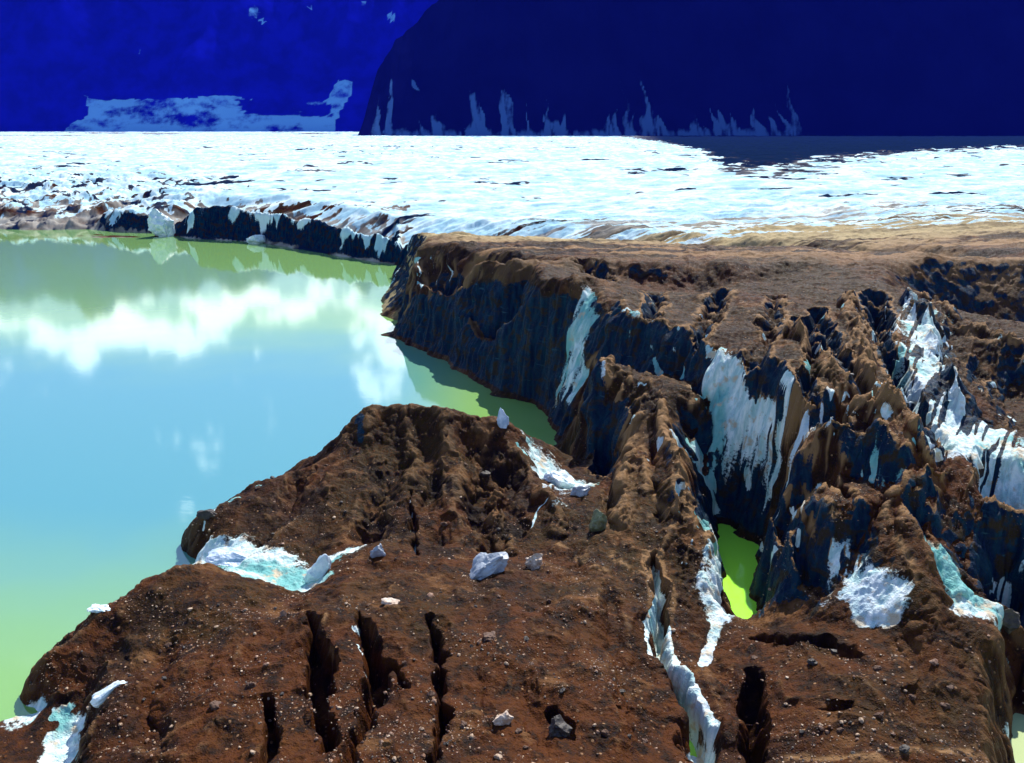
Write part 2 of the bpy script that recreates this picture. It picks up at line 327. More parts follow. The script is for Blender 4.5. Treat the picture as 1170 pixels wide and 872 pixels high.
# slope of the large forms
def grads(Zz):
    gr = np.gradient(Zz, axis=0) / np.gradient(Y2, axis=0)
    gu = np.gradient(Zz, axis=1) / np.gradient(U2, axis=1)
    gx = gu / Y2
    gy = gr - gu * U2 / Y2
    return gx, gy
gx, gy = grads(Z)
slope = np.hypot(gx, gy)
steep = sstep(.55, 1.25, slope)
above = sstep(-.3, 1.2, Z)

# hummocks: rough debris near, crevassed white ice far
px2, py2 = project(X2, Y2, Z)
amp = above * near
Z = Z + amp * (fbm(X2 / 4.5, Y2 / 4.5, 6, 21, .52) * .62 + np.maximum(ridged(X2 / 2.1, Y2 / 2.1, 4, 23) - .1, 0) * .30 * (1 - steep)
               + fbm(X2 / .55, Y2 / .55, 3, 29, .6) * .05)
fold = ridged(U2 * 46 - np.log(Y2) * 3.2 + fbm(X2 / 5, Y2 / 5, 3, 25) * .5, np.log(Y2) * 4.5, 4, 27, .55)
foldm = above * sstep(640, 700, px2) * sstep(44, 52, Y2) * (1 - sstep(84, 104, Y2)) * (.35 + .65 * sstep(.3, .8, slope))
fan = np.exp(-((px2 - 738) / 52) ** 4 - ((py2 - 530) / 85) ** 4) * (Y2 > 50) * (Y2 < 73)
foldm = foldm * (1 - .75 * fan)
Z = Z + foldm * (fold - .15) * .7
farm = sstep(125, 190, Y2)
lumpy = 1 - sstep(300, 700, Y2)
rz = ridged(X2 / 26 + fbm(X2 / 40, Y2 / 40, 2, 3), Y2 / 9, 5, 41, .55)
Z = Z + above * farm * (rz * (1.25 + 1.1 * (1 - lumpy)) - .25 + fbm(X2 / 5, Y2 / 5, 4, 43) * .45 * lumpy)
leftr = farm * (1 - sstep(150, 330, px2)) * (1 - sstep(330, 480, Y2))
Z = Z + above * leftr * (np.maximum(fbm(X2 / 8, Y2 / 9, 5, 47, .62), -.2) * 3.4)

# walls: push the surface sideways into flutes and ledges
gx, gy = grads(blur(Z, 2)); gl = np.hypot(gx, gy) + 1e-6
steep2 = sstep(.6, 1.6, gl) * above
nf = (vnoise3(X2 / .9, Y2 / .9, Z / 5.0, 61) * .5 + vnoise3(X2 / .38, Y2 / .38, Z / 2.2, 62) * .24
      + vnoise3(X2 / 2.4, Y2 / 2.4, Z / 1.6, 63) * .45)
off = nf * steep2 * (.55 + .5 * sstep(70, 150, Y2))
XX = X2 + gx / gl * off; YY = Y2 + gy / gl * off

# ------------------------------------------------------------------ what the surface is made of, and the light and shade painted into it
n1 = fbm(X2 / 2.6, Y2 / 2.6, 4, 71); n2 = fbm(X2 / 9, Y2 / 9, 3, 73); n3 = fbm(X2 / .7, Y2 / .7, 3, 75)
belt = fbm(X2 / 60, Y2 / 5.5, 4, 77)
flow = vnoise3(X2 / .5, Y2 / .5, Z / 4, 79)
ice = np.maximum(ICE, 0) + .28 * n1 + .14 * n3 + .22 * steep2 * flow + foldm * np.maximum(fold - .35, 0) * .55 * (np.maximum(ICE, 0) > .05)
# far glacier: debris-free beyond the belt, dark medial moraine on the right
gl_edge = 146 + 10 * n2 + 30 * (1 - sstep(480, 640, px2))
clean = sstep(gl_edge, gl_edge + 30, Y2 + belt * 34)
lf = 1 - sstep(440, 520, px2 + 40 * n2)
clean = clean * (1 - lf) + lf * sstep(-.8, .35, (Z - 6.5) / 6 + n1 * .8 + belt * .5 + fbm(X2 / 4, Y2 / 6, 4, 81, .65) * 1.0)
clean = clean * (.80 + .35 * sstep(-.5, .3, fbm(X2 / 45, Y2 / 22, 4, 85)))
mor_w = 730 - 60 * sstep(600, 1500, Y2)
thr = 400 + 1.5 * np.clip(px2 - 900, 0, 400) + 9 * np.clip(830 - px2, 0, 200)
mor = sstep(-60, 90, Y2 - thr + 120 * belt + 150 * n2 + 60 * fbm(X2 / 8, Y2 / 14, 3, 89)) * sstep(690, 760, px2)
mor2 = sstep(.25, .5, fbm(X2 / 120, Y2 / 160, 3, 83)) * sstep(1200, 1900, Y2)
clean = clean * (1 - np.clip(mor * .9 + mor2 * .8, 0, 1))
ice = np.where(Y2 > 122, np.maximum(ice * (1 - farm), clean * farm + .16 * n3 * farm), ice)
ice = np.clip(ice, 0, 1)
wall = np.clip(steep2 * 1.35 + .35 * n1 - .15, 0, 1)                       # exposed dense blue ice
wall = np.where((Y2 < 55) & (px2 < 850), wall * .4, wall) * (1 - .9 * CRV * (Y2 < 47))
wall = np.where((Y2 > 50) & (Y2 < 84) & (px2 < 668), wall * .12, wall)
wall = np.where((Y2 < 44.6) & (px2 >= 800), wall * .25, wall)
wall = np.clip(np.maximum(wall, sstep(.15, .6, -ICE + .3 * n1)), 0, 1)  # negative control values paint shaded bowls and the pit as dark ice
lip = np.interp(px2, [465, 500, 530, 570, 610, 650, 670], [6.5, 8.5, 10, 11.6, 12.4, 12.8, 13])
capm = (px2 > 440) & (px2 < 680) & (Y2 > 92) & (Y2 < 150)
wall = wall * (1 - capm * sstep(-.8, .6, Z - lip + 1.2 * n1))
PAL, DRK, CLEAN = np.zeros(Z.shape), np.zeros(Z.shape), np.zeros(Z.shape)
STROKES = [  # 'p' and 'i' strokes include sunlit edges painted as pale colour
 ('i', 6, .85, [(475, 296), (481, 330)]), ('i', 6, .85, [(493, 296), (500, 332)]), ('i', 5, .85, [(512, 300), (517, 330)]), ('i', 6, .8, [(536, 301), (541, 318)]), ('p', 8, 1, [(468, 290), (470, 325), (466, 350)]),
 ('p', 34, .55, [(722, 490), (715, 545), (712, 596)]), ('p', 14, .8, [(775, 510), (784, 550), (790, 590)]),  # sunlit tone of the fan painted as paler debris
 ('b', 80, .95, [(742, 465), (738, 530), (732, 596)]), ('b', 30, .8, [(672, 425), (700, 420), (750, 448), (798, 452)]), ('b', 44, .8, [(770, 345), (860, 372), (920, 410)]),
 ('b', 30, .85, [(962, 345), (984, 400), (1003, 446), (1040, 500), (1058, 520)]), ('b', 24, .8, [(905, 386), (955, 434), (1008, 476)]), ('b', 34, .9, [(892, 540), (955, 552), (1006, 578), (1046, 640), (1072, 700)]),
 ('b', 30, .8, [(1078, 550), (1120, 556), (1168, 568)]), ('b', 16, .8, [(1066, 350), (1100, 380), (1166, 396)]), ('b', 30, .9, [(690, 600), (740, 610), (800, 606)]),
 # kind, width in photo pixels, strength, image points on the visible ground
 ('i', 5, 1, [(233, 602), (262, 573), (300, 553)]), ('i', 6, 1, [(590, 508), (602, 520), (618, 526), (629, 543), (642, 552)]),
 ('i', 5, .9, [(634, 552), (622, 566), (612, 585), (607, 604)]), ('i', 4, .8, [(476, 560), (474, 590), (473, 615)]),
 ('i', 9, .9, [(714, 352), (730, 362), (744, 368)]), ('p', 7, 1, [(662, 440), (670, 420), (682, 405), (698, 420), (708, 448)]),
 ('p', 6, 1, [(757, 462), (770, 500), (782, 555), (791, 588)]), ('p', 10, .9, [(730, 510), (745, 560), (760, 595)]), ('p', 10, .8, [(700, 632), (722, 648), (746, 664)]),
 ('p', 5, 1, [(966, 345), (972, 400), (985, 440), (1003, 466), (1040, 505)]), ('p', 6, 1, [(905, 384), (930, 405), (955, 432), (985, 460), (1008, 476)]),
 ('p', 5, .9, [(975, 372), (990, 410), (1012, 450), (1034, 486)]), ('p', 8, .9, [(1064, 348), (1100, 379), (1130, 391), (1160, 396)]),
 ('p', 16, .9, [(1128, 552), (1150, 560), (1170, 562)]), ('p', 7, 1, [(922, 566), (945, 576), (962, 588)]), ('p', 9, 1, [(934, 594), (950, 612)]),
 ('i', 6, 1, [(748, 700), (743, 722), (744, 742)]), ('i', 4, .9, [(752, 640), (754, 668), (750, 695)]), ('p', 16, .8, [(900, 868), (1000, 866), (1130, 870)]),
 ('p', 7, .9, [(482, 304), (486, 325), (490, 342)]), ('p', 7, 1, [(500, 300), (504, 318), (507, 336)]), ('p', 6, .9, [(520, 306), (523, 332)]), ('p', 6, .8, [(545, 300), (548, 322)]),
 ('p', 9, .7, [(600, 300), (640, 303)]), ('p', 5, .9, [(806, 334), (840, 340)]), ('p', 5, .9, [(885, 346), (900, 352)]),
 ('w', 9, 1, [(409, 480), (410, 495), (412, 506)]), ('d', 34, 1, [(500, 560), (540, 590), (585, 610)]), ('d', 26, .9, [(560, 520), (590, 550), (600, 575)]),  # 'd' strokes and this 'w' paint the mound's shade into its colour
 ('d', 22, .9, [(420, 590), (470, 620), (520, 632)]), ('d', 18, .8, [(410, 540), (450, 548)]), ('d', 20, .9, [(870, 700), (900, 730), (960, 745)]), ('d', 16, .9, [(845, 760), (858, 800), (860, 860)]),  # more painted mound shade, then darker lines along two cracks
 ('i', 16, 1, [(860, 470), (866, 500), (878, 532)]), ('i', 9, 1, [(812, 405), (830, 400), (842, 412)]), ('w', 14, 1, [(1062, 360), (1085, 400), (1110, 430)]),
 ('p', 9, .9, [(125, 790), (118, 802)]), ('i', 6, 1, [(985, 352), (994, 376), (1003, 396)]), ('i', 5, 1, [(1020, 395), (1030, 425), (1040, 450)]), ('i', 6, .9, [(1138, 470), (1160, 480)]), ('i', 7, .9, [(978, 540), (1005, 552), (1030, 560)]), ('i', 5, 1, [(940, 452), (950, 490), (952, 520)]), ('i', 6, .9, [(790, 455), (806, 452), (812, 440)]), ('i', 6, .9, [(1068, 640), (1082, 668), (1098, 690)]),
 ('I', 15, 1, [(758, 738), (768, 765), (778, 795), (792, 830), (808, 868)]), ('I', 11, 1, [(806, 604), (819, 616), (821, 645), (823, 690), (812, 735), (800, 760)]), ('I', 7, 1, [(749, 690), (744, 720), (746, 745)]), ('i', 40, 1, [(70, 815), (76, 850), (80, 890)]), ('i', 7, .9, [(1056, 350), (1072, 372), (1090, 400)]), ('p', 8, .9, [(640, 620), (668, 640), (690, 652)]), ('p', 10, .8, [(756, 606), (785, 604)]), ('i', 5, .8, [(412, 705), (408, 740), (410, 770)]), ('p', 5, .9, [(372, 700), (378, 740)]),
 ('i', 8, .9, [(905, 560), (925, 590), (935, 602)]), ('p', 8, .8, [(1000, 585), (1030, 620), (1052, 655)]),
]
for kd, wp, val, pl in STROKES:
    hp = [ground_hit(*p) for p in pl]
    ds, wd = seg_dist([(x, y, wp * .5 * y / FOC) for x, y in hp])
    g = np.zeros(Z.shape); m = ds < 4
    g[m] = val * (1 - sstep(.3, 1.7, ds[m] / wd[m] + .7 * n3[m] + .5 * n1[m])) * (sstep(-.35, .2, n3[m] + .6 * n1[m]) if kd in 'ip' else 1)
    if kd == 'I':
        g[m] = val * (1 - sstep(.7, 1.4, ds[m] / wd[m] + .35 * n3[m])); CLEAN = np.maximum(CLEAN, g); wall = wall * (1 - g)
    elif kd == 'i': ice = np.maximum(ice, g); wall = wall * (1 - g)
    elif kd == 'p': PAL = np.maximum(PAL, g); wall = wall * (1 - g)
    elif kd == 'w': wall = np.maximum(wall, g)
    elif kd == 'b': wall = wall * (1 - g)
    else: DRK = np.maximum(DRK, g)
tone = np.clip(.5 + .5 * n2 + .2 * n1, 0, 1)                # reddish <-> olive debris
tone = np.clip(tone + .25 * sstep(46, 56, Y2) - .12, 0, 1)
dash = sstep(.36, .50, fbm(X2 / 24, Y2 / 13, 5, 141, .62)) * sstep(170, 230, Y2) * (1 - .5 * sstep(700, 1100, Y2))
dash = np.maximum(dash, leftr * sstep(.15, .42, fbm(X2 / 4.5, Y2 / 6, 4, 143, .6)))
ice = ice * (1 - .8 * dash)
moraine_far = np.maximum(mor, dash) * np.maximum(farm, dash > .3)
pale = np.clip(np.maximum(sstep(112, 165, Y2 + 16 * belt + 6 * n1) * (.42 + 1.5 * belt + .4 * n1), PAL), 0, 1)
streak = fbm(X2 / 24, Y2 / 3.2, 4, 145, .6)
bm_ = sstep(106, 122, Y2) * (1 - sstep(150, 230, Y2)) * sstep(480, 540, px2)
pale = np.clip(np.maximum(pale, bm_ * sstep(-.10, .22, streak) * .95), 0, 1)
DRK = np.maximum(DRK, bm_ * sstep(.08, .3, -streak) * .8)
ice = ice * (1 - bm_ * sstep(.0, .25, np.abs(streak) - .08))
conv = Z - blur(Z, max(2, int(9 * Q)))
midm = sstep(640, 690, px2) * sstep(44, 49, Y2) * (1 - sstep(100, 114, Y2)) * above
pale = np.maximum(pale, midm * sstep(.16, .42, conv / (.35 + Y2 / 160) + .12 * n3) * .85)  # highlights painted as pale colour along convex crests
sl = vnoise3(X2 / 1.5 + Z * .22, Y2 / 1.5 + Z * .1, Z / 6.5, 151) + .35 * vnoise3(X2 / .5 + Z * .3, Y2 / .5, Z / 3, 153)
ice = np.maximum(ice, midm * steep2 * sstep(690, 740, px2) * sstep(.48, .70, sl) * .95)
gap = sstep(.05, .38, vnoise2(U2 * 72 - np.log(Y2) * 9, np.log(Y2) * 11, 155) + .5 * vnoise2(U2 * 260 - np.log(Y2) * 22, np.log(Y2) * 20, 157)) * midm * sstep(880, 910, px2)
ice = ice * (1 - .85 * gap); wall = np.maximum(wall, gap * sstep(.3, .6, ICE) * .8)
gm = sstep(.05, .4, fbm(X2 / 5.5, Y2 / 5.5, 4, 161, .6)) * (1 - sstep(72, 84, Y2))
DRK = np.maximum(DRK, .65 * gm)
pale = np.maximum(pale, (1 - sstep(76, 84, Y2)) * above * sstep(.10, .34, conv / (.3 + Y2 / 160) + .14 * n3) * .28 * (1 - sstep(.0, .05, blur(CRV, int(14 * Q) + 1))))  # fainter painted crest highlights on the nearer ground
ice = np.maximum(ice, CLEAN)
ice_hue = np.clip(.5 + .9 * fbm(X2 / 4, Y2 / 4, 3, 87), 0, 1)

# ------------------------------------------------------------------ materials
def mat(name):
    m = bpy.data.materials.new(name); m.use_nodes = True
    nt = m.node_tree; b = nt.nodes['Principled BSDF']
    return m, nt, b
def N(nt, t, **kw):
    n = nt.nodes.new(t)
    for k, v in kw.items():
        if k.startswith('i_'):
            key = k[2:]
            n.inputs[int(key) if key.isdigit() else key.replace('_', ' ')].default_value = v
        else: setattr(n, k, v)
    return n
def mix(nt, fac, a, b):
    n = nt.nodes.new('ShaderNodeMix'); n.data_type = 'RGBA'
    for s, v in ((0, fac), (6, a), (7, b)):
        if hasattr(v, 'is_output'): nt.links.new(v, n.inputs[s])
        else: n.inputs[s].default_value = v if s == 0 else (*v, 1)[:4]
    return n.outputs[2]
def ramp(nt, src, lo, hi):
    n = N(nt, 'ShaderNodeMapRange', interpolation_type='SMOOTHSTEP'); nt.links.new(src, n.inputs[0])
    n.inputs[1].default_value, n.inputs[2].default_value = lo, hi
    return n.outputs[0]
def math_(nt, op, a, b):
    n = N(nt, 'ShaderNodeMath', operation=op)
    for s, v in ((0, a), (1, b)):
        if hasattr(v, 'is_output'): nt.links.new(v, n.inputs[s])
        else: n.inputs[s].default_value = v
    return n.outputs[0]
def noise_(nt, vec, scale, detail=4, rough=.55):
    n = N(nt, 'ShaderNodeTexNoise'); n.inputs['Scale'].default_value = scale
    n.inputs['Detail'].default_value = detail; n.inputs['Roughness'].default_value = rough
    nt.links.new(vec, n.inputs['Vector']); return n.outputs[0]

def terrain_material():
    m, nt, b = mat('debris_and_ice')
    pos = N(nt, 'ShaderNodeNewGeometry').outputs['Position']
    A = lambda k: N(nt, 'ShaderNodeAttribute', attribute_name=k).outputs['Fac']
    na, nb, nc = noise_(nt, pos, .9, 6), noise_(nt, pos, 5, 5, .65), noise_(nt, pos, 22, 3, .6)
    # debris: dark wet silt, painted mound shade, rusty and olive patches, pale chips doubling as glints
    c = mix(nt, ramp(nt, A('tone'), .3, .75), (.070, .020, .003), (.034, .018, .003))
    c = mix(nt, ramp(nt, na, .42, .66), c, (.013, .0055, .002))
    c = mix(nt, ramp(nt, nb, .5, .72), c, (.10, .036, .010))
    c = mix(nt, math_(nt, 'MULTIPLY', A('dark'), .85), c, (.007, .0035, .0015))  # mound strokes in this attribute are shade painted into the debris
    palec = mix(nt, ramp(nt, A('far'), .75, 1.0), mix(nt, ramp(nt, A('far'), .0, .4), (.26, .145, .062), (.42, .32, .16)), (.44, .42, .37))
    c = mix(nt, ramp(nt, noise_(nt, pos, .33, 5, .6), .56, .70), c, (.135, .060, .020))
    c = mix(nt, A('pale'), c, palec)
    vo = N(nt, 'ShaderNodeTexVoronoi'); vo.inputs['Scale'].default_value = 3.6; nt.links.new(pos, vo.inputs['Vector'])
    sep = N(nt, 'ShaderNodeSeparateColor'); nt.links.new(vo.outputs['Color'], sep.inputs[0])
    chip = math_(nt, 'MULTIPLY', ramp(nt, vo.outputs['Distance'], .30, .2), ramp(nt, sep.outputs[0], .80, .86))
    chip = math_(nt, 'MULTIPLY', chip, ramp(nt, na, .40, .6))
    c = mix(nt, chip, c, (.27, .15, .075))
    c = mix(nt, A('far_moraine'), c, (.006, .016, .042))
    # dense blue ice in the walls, dirty streaks
    mp = N(nt, 'ShaderNodeMapping'); nt.links.new(pos, mp.inputs[0]); mp.inputs['Scale'].default_value = (1.6, 1.6, .22)
    st = noise_(nt, mp.outputs[0], 1.3, 6, .6)
    wallc = mix(nt, ramp(nt, st, .38, .66), (.0008, .010, .034), (.004, .034, .058))
    wallc = mix(nt, ramp(nt, st, .62, .72), wallc, (.045, .028, .012))
    fw = math_(nt, 'ADD', A('wall'), math_(nt, 'MULTIPLY', math_(nt, 'SUBTRACT', nb, .5), .8))
    mq = N(nt, 'ShaderNodeMapping'); nt.links.new(pos, mq.inputs[0]); mq.inputs['Scale'].default_value = (.22, .22, 1.5); mq.inputs['Rotation'].default_value = (.12, .08, 0)
    wallc = mix(nt, ramp(nt, noise_(nt, mq.outputs[0], 1.0, 6, .65), .55, .68), wallc, (.028, .020, .012))
    wallc = mix(nt, ramp(nt, noise_(nt, mq.outputs[0], 2.3, 5, .6), .62, .72), wallc, (.03, .08, .10))
    wallc = mix(nt, ramp(nt, na, .52, .62), wallc, (.030, .019, .008))
    c = mix(nt, ramp(nt, fw, .42, .62), c, wallc)
    # bubbly white ice
    icec = mix(nt, ramp(nt, st, .35, .62), (.83, .90, .88), (.42, .62, .62))
    icec = mix(nt, ramp(nt, nb, .60, .74), icec, (.40, .33, .24))
    icec = mix(nt, math_(nt, 'MULTIPLY', ramp(nt, A('ice_hue'), .62, .85), .8), icec, (.10, .40, .38))
    icec = mix(nt, math_(nt, 'MULTIPLY', ramp(nt, A('ice_hue'), .38, .15), .6), icec, (.50, .58, .68))
    icec = mix(nt, ramp(nt, na, .54, .66), icec, (.56, .47, .34))
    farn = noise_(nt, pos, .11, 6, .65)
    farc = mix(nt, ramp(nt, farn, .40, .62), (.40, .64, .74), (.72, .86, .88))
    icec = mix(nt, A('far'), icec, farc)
    fi = math_(nt, 'ADD', A('ice'), math_(nt, 'MULTIPLY', math_(nt, 'SUBTRACT', nb, .5), .55))
    fim = ramp(nt, fi, .55, .68)
    c = mix(nt, fim, c, icec)
    nt.links.new(c, b.inputs['Base Color'])
    ro = N(nt, 'ShaderNodeMapRange'); nt.links.new(nb, ro.inputs[0]); ro.inputs[1].default_value = .35; ro.inputs[2].default_value = .65
    ro.inputs[3].default_value = .42; ro.inputs[4].default_value = .85
    nt.links.new(ro.outputs[0], b.inputs['Roughness'])
    nt.links.new(math_(nt, 'MULTIPLY', math_(nt, 'SUBTRACT', 1.0, A('far')), math_(nt, 'ADD', .07, math_(nt, 'MULTIPLY', ramp(nt, fw, .42, .62), .05))), b.inputs['Specular IOR Level'])
    v2 = N(nt, 'ShaderNodeTexVoronoi'); v2.inputs['Scale'].default_value = 7.5; nt.links.new(pos, v2.inputs['Vector'])
    hgt = math_(nt, 'ADD', math_(nt, 'MULTIPLY', nb, .10), math_(nt, 'MULTIPLY', nc, .035))
    hgt = math_(nt, 'ADD', hgt, math_(nt, 'MULTIPLY', ramp(nt, v2.outputs['Distance'], .5, .1), .035))
    hgt = math_(nt, 'ADD', hgt, math_(nt, 'MULTIPLY', st, .12))
    bp = N(nt, 'ShaderNodeBump'); bp.inputs['Strength'].default_value = .8; bp.inputs['Distance'].default_value = 1.0
    nt.links.new(hgt, bp.inputs['Height']); nt.links.new(bp.outputs[0], b.inputs['Normal'])
    return m
M_TER = terrain_material()

def simple_rock(name, c1, c2, rough=.7, sc_=3.0, bump=.25):
    m, nt, b = mat(name)
    tc = N(nt, 'ShaderNodeTexCoord').outputs['Object']
    n_ = noise_(nt, tc, sc_, 6, .6)
    nt.links.new(mix(nt, ramp(nt, n_, .36, .64), c1, c2), b.inputs['Base Color'])
    b.inputs['Roughness'].default_value = rough
    bp = N(nt, 'ShaderNodeBump'); bp.inputs['Strength'].default_value = bump; bp.inputs['Distance'].default_value = .2
    nt.links.new(noise_(nt, tc, sc_ * 3, 4), bp.inputs['Height']); nt.links.new(bp.outputs[0], b.inputs['Normal'])
    return m
M_PALE = simple_rock('pale_stone', (.62, .50, .40), (.40, .27, .18), .5)
M_TAN = simple_rock('tan_stone', (.46, .33, .22), (.26, .15, .08), .5)
M_BROWN = simple_rock('brown_stone', (.16, .08, .045), (.30, .16, .09), .5)
M_DARK = simple_rock('dark_stone', (.02, .016, .014), (.05, .035, .025), .6)
M_ICE = simple_rock('white_ice', (.86, .92, .93), (.55, .72, .76), .35, .9, .5)
M_BLUEICE = simple_rock('blue_white_ice', (.66, .76, .88), (.30, .42, .58), .3, 1.2, .5)
M_GREYICE = simple_rock('grey_ice', (.24, .28, .34), (.42, .46, .50), .4, 1.0, .4)
M_GREENICE = simple_rock('green_stained_ice', (.20, .22, .10), (.09, .085, .035), .35, .8, .5)

# ------------------------------------------------------------------ terrain meshes
def build_patch(name, fmask, props):
    r, c = np.nonzero(fmask)
    i00 = r * NC + c
    quads = np.stack([i00, i00 + 1, i00 + NC + 1, i00 + NC], 1)
    used, inv = np.unique(quads.ravel(), return_inverse=True)
    me = bpy.data.meshes.new(name)
    nv, nq = len(used), len(quads)
    me.vertices.add(nv)
    me.vertices.foreach_set('co', np.stack([XX.ravel()[used], YY.ravel()[used], Z.ravel()[used]], 1).astype(np.float32).ravel())
    me.loops.add(nq * 4); me.loops.foreach_set('vertex_index', inv.astype(np.int32))
    me.polygons.add(nq)
    me.polygons.foreach_set('loop_start', np.arange(0, nq * 4, 4, dtype=np.int32))
    me.polygons.foreach_set('loop_total', np.full(nq, 4, dtype=np.int32))
    me.polygons.foreach_set('use_smooth', np.ones(nq, dtype=bool))
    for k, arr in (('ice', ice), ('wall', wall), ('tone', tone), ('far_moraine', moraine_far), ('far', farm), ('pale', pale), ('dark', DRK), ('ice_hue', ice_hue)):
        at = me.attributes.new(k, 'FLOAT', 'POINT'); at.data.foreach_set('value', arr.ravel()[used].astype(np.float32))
    me.update(); me.validate()
    me.materials.append(M_TER)
    o = bpy.data.objects.new(name, me); col.objects.link(o)
    for k, v in props.items(): o[k] = v
    return o
wet = (np.maximum.reduce([Z[:-1, :-1], Z[1:, :-1], Z[:-1, 1:], Z[1:, 1:]]) < -.5)
keep = ~wet
yc_, pc_, uc_ = Y2[:-1, :-1], px2[:-1, :-1], U2[:-1, :-1]
# how the ground divides
mound = (yc_ > 50.2 + .5 * n1[:-1, :-1]) & (yc_ < 84) & (pc_ < 672)
near_l = ~mound & (yc_ < 56) & (pc_ < 762 + 60 * (yc_ < 41.5) * (41.5 - yc_) / 8)
pillar = (yc_ > 43) & (yc_ < 56) & (pc_ >= 750) & (pc_ < 834) & ~mound & ~near_l
near_r = ~near_l & ~pillar & ~mound & (yc_ < 46.2)
plate = ~mound & ~near_l & ~pillar & ~near_r & (yc_ > 128)
mid = ~(mound | near_l | pillar | near_r | plate)
build_patch('glacier', keep & plate, dict(kind='structure', label='white glacier tongue reaching back to the dark mountains'))
build_patch('crevassed_terrain', keep & mid, dict(kind='structure', label='debris covered ice with dark blue walls and pale ice ribs'))
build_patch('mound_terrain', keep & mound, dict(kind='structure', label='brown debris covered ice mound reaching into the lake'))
build_patch('moraine_ground', keep & near_l, dict(kind='structure', label='brown gravel covered bank with dark vertical cracks'))
build_patch('pillar_terrain', keep & pillar, dict(kind='structure', label='brown ice pillar with a white edge beside the green pool'))
build_patch('rubble_ground', keep & near_r, dict(kind='structure', label='dark brown rubble bank beyond the open crack'))

# ------------------------------------------------------------------ lake
def lake():
    m, nt, b = mat('lake_water')
    pos = N(nt, 'ShaderNodeNewGeometry').outputs['Position']
    n_ = noise_(nt, pos, .035, 3)
    sx_ = N(nt, 'ShaderNodeSeparateXYZ'); nt.links.new(pos, sx_.inputs[0])
    wob = math_(nt, 'ADD', sx_.outputs['Y'], math_(nt, 'MULTIPLY', n_, 30))
    sky_tint = math_(nt, 'MULTIPLY', ramp(nt, wob, 52, 88), ramp(nt, wob, 165, 120))
    sky_tint = math_(nt, 'MULTIPLY', sky_tint, ramp(nt, sx_.outputs['X'], -1, -18))
    c = mix(nt, ramp(nt, n_, .35, .65), (.21, .42, .09), (.26, .45, .12))
    c = mix(nt, sky_tint, c, (.075, .29, .32))  # blue sky reflection painted into the middle of the lake
    c = mix(nt, ramp(nt, wob, 150, 200), c, (.20, .39, .12))
    c = mix(nt, ramp(nt, sx_.outputs['X'], 4, 10), c, (.40, .95, .06))
    c = mix(nt, ramp(nt, sx_.outputs['X'], 18, 21), c, (.50, .60, .30))
    nt.links.new(c, b.inputs['Base Color'])
    b.inputs['Roughness'].default_value = .045
    b.inputs['IOR'].default_value = 2.1
    b.inputs['Specular IOR Level'].default_value = .5
    mp = N(nt, 'ShaderNodeMapping'); nt.links.new(pos, mp.inputs[0]); mp.inputs['Scale'].default_value = (.5, 1.2, 1)
    bp = N(nt, 'ShaderNodeBump'); bp.inputs['Strength'].default_value = .06; bp.inputs['Distance'].default_value = .05
    nt.links.new(noise_(nt, mp.outputs[0], 1.2, 3), bp.inputs['Height']); nt.links.new(bp.outputs[0], b.inputs['Normal'])
    me = bpy.data.meshes.new('lake')
    me.from_pydata([(-400, -100, 0), (400, -100, 0), (400, 420, 0), (-400, 420, 0)], [], [(0, 1, 2, 3)])
    me.materials.append(m)
    o = bpy.data.objects.new('lake_water', me); col.objects.link(o)
    o['kind'] = 'structure'; o['label'] = 'calm green glacial lake mirroring clouds and blue sky'
lake()

# ------------------------------------------------------------------ mountains
def mountain_mat(name, rock, snow):
    m, nt, b = mat(name)
    pos = N(nt, 'ShaderNodeNewGeometry').outputs['Position']
    f = N(nt, 'ShaderNodeAttribute', attribute_name='snow').outputs['Fac']
    n_ = noise_(nt, pos, .012, 6, .6)
    c = mix(nt, ramp(nt, n_, .35, .65), rock, tuple(x * .6 for x in rock))
    f2 = math_(nt, 'ADD', f, math_(nt, 'MULTIPLY', math_(nt, 'SUBTRACT', noise_(nt, pos, .05, 5, .65), .5), .5))
    c = mix(nt, ramp(nt, f2, .45, .75), c, snow)
    nt.links.new(c, b.inputs['Base Color']); b.inputs['Roughness'].default_value = .9; b.inputs['Specular IOR Level'].default_value = 0
    return m
def mountain(name, u0, u1, Y0, depth, hfun, sfun, m, rel=1.0, nx=420, ny=150):
    u = np.linspace(u0, u1, nx); t = np.linspace(0, 1, ny) ** 1.15
    T, U = np.meshgrid(t, u, indexing='ij')
    X = U * Y0; Yv = Y0 + T * depth
    top = hfun(U)
    prof = np.clip(T * 1.6, 0, 1) ** .85 - np.clip((T - .7) / .3, 0, 1) ** 2 * .5
    rg = ridged(X / 160, Yv / 420, 5, 91, .55)
    zz = 12 + top * prof * (1 + .16 * rel * rg * np.clip(T * 4, 0, 1)) + 30 * rel * rg * np.clip(T * 5, 0, 1)
    zz[0] = -5
    Yv = Yv + 90 * rel * vnoise2(X / 150, zz / 200, 93) * np.clip(T * 4, 0, 1)
    pxm, pym = project(X, Yv, zz)
    sn = sfun(pxm, pym, X, Yv, zz)
    me = bpy.data.meshes.new(name)
    vid = np.arange(nx * ny).reshape(ny, nx)
    qd = np.stack([vid[:-1, :-1], vid[:-1, 1:], vid[1:, 1:], vid[1:, :-1]], -1).reshape(-1, 4)
    me.from_pydata(np.stack([X, Yv, zz], -1).reshape(-1, 3).tolist(), [], qd.tolist())
    me.polygons.foreach_set('use_smooth', np.ones(len(qd), dtype=bool))
    at = me.attributes.new('snow', 'FLOAT', 'POINT'); at.data.foreach_set('value', np.clip(sn, 0, 1).astype(np.float32).ravel())
    me.materials.append(m); me.update()
    o = bpy.data.objects.new(name, me); col.objects.link(o); o['kind'] = 'structure'
    return o
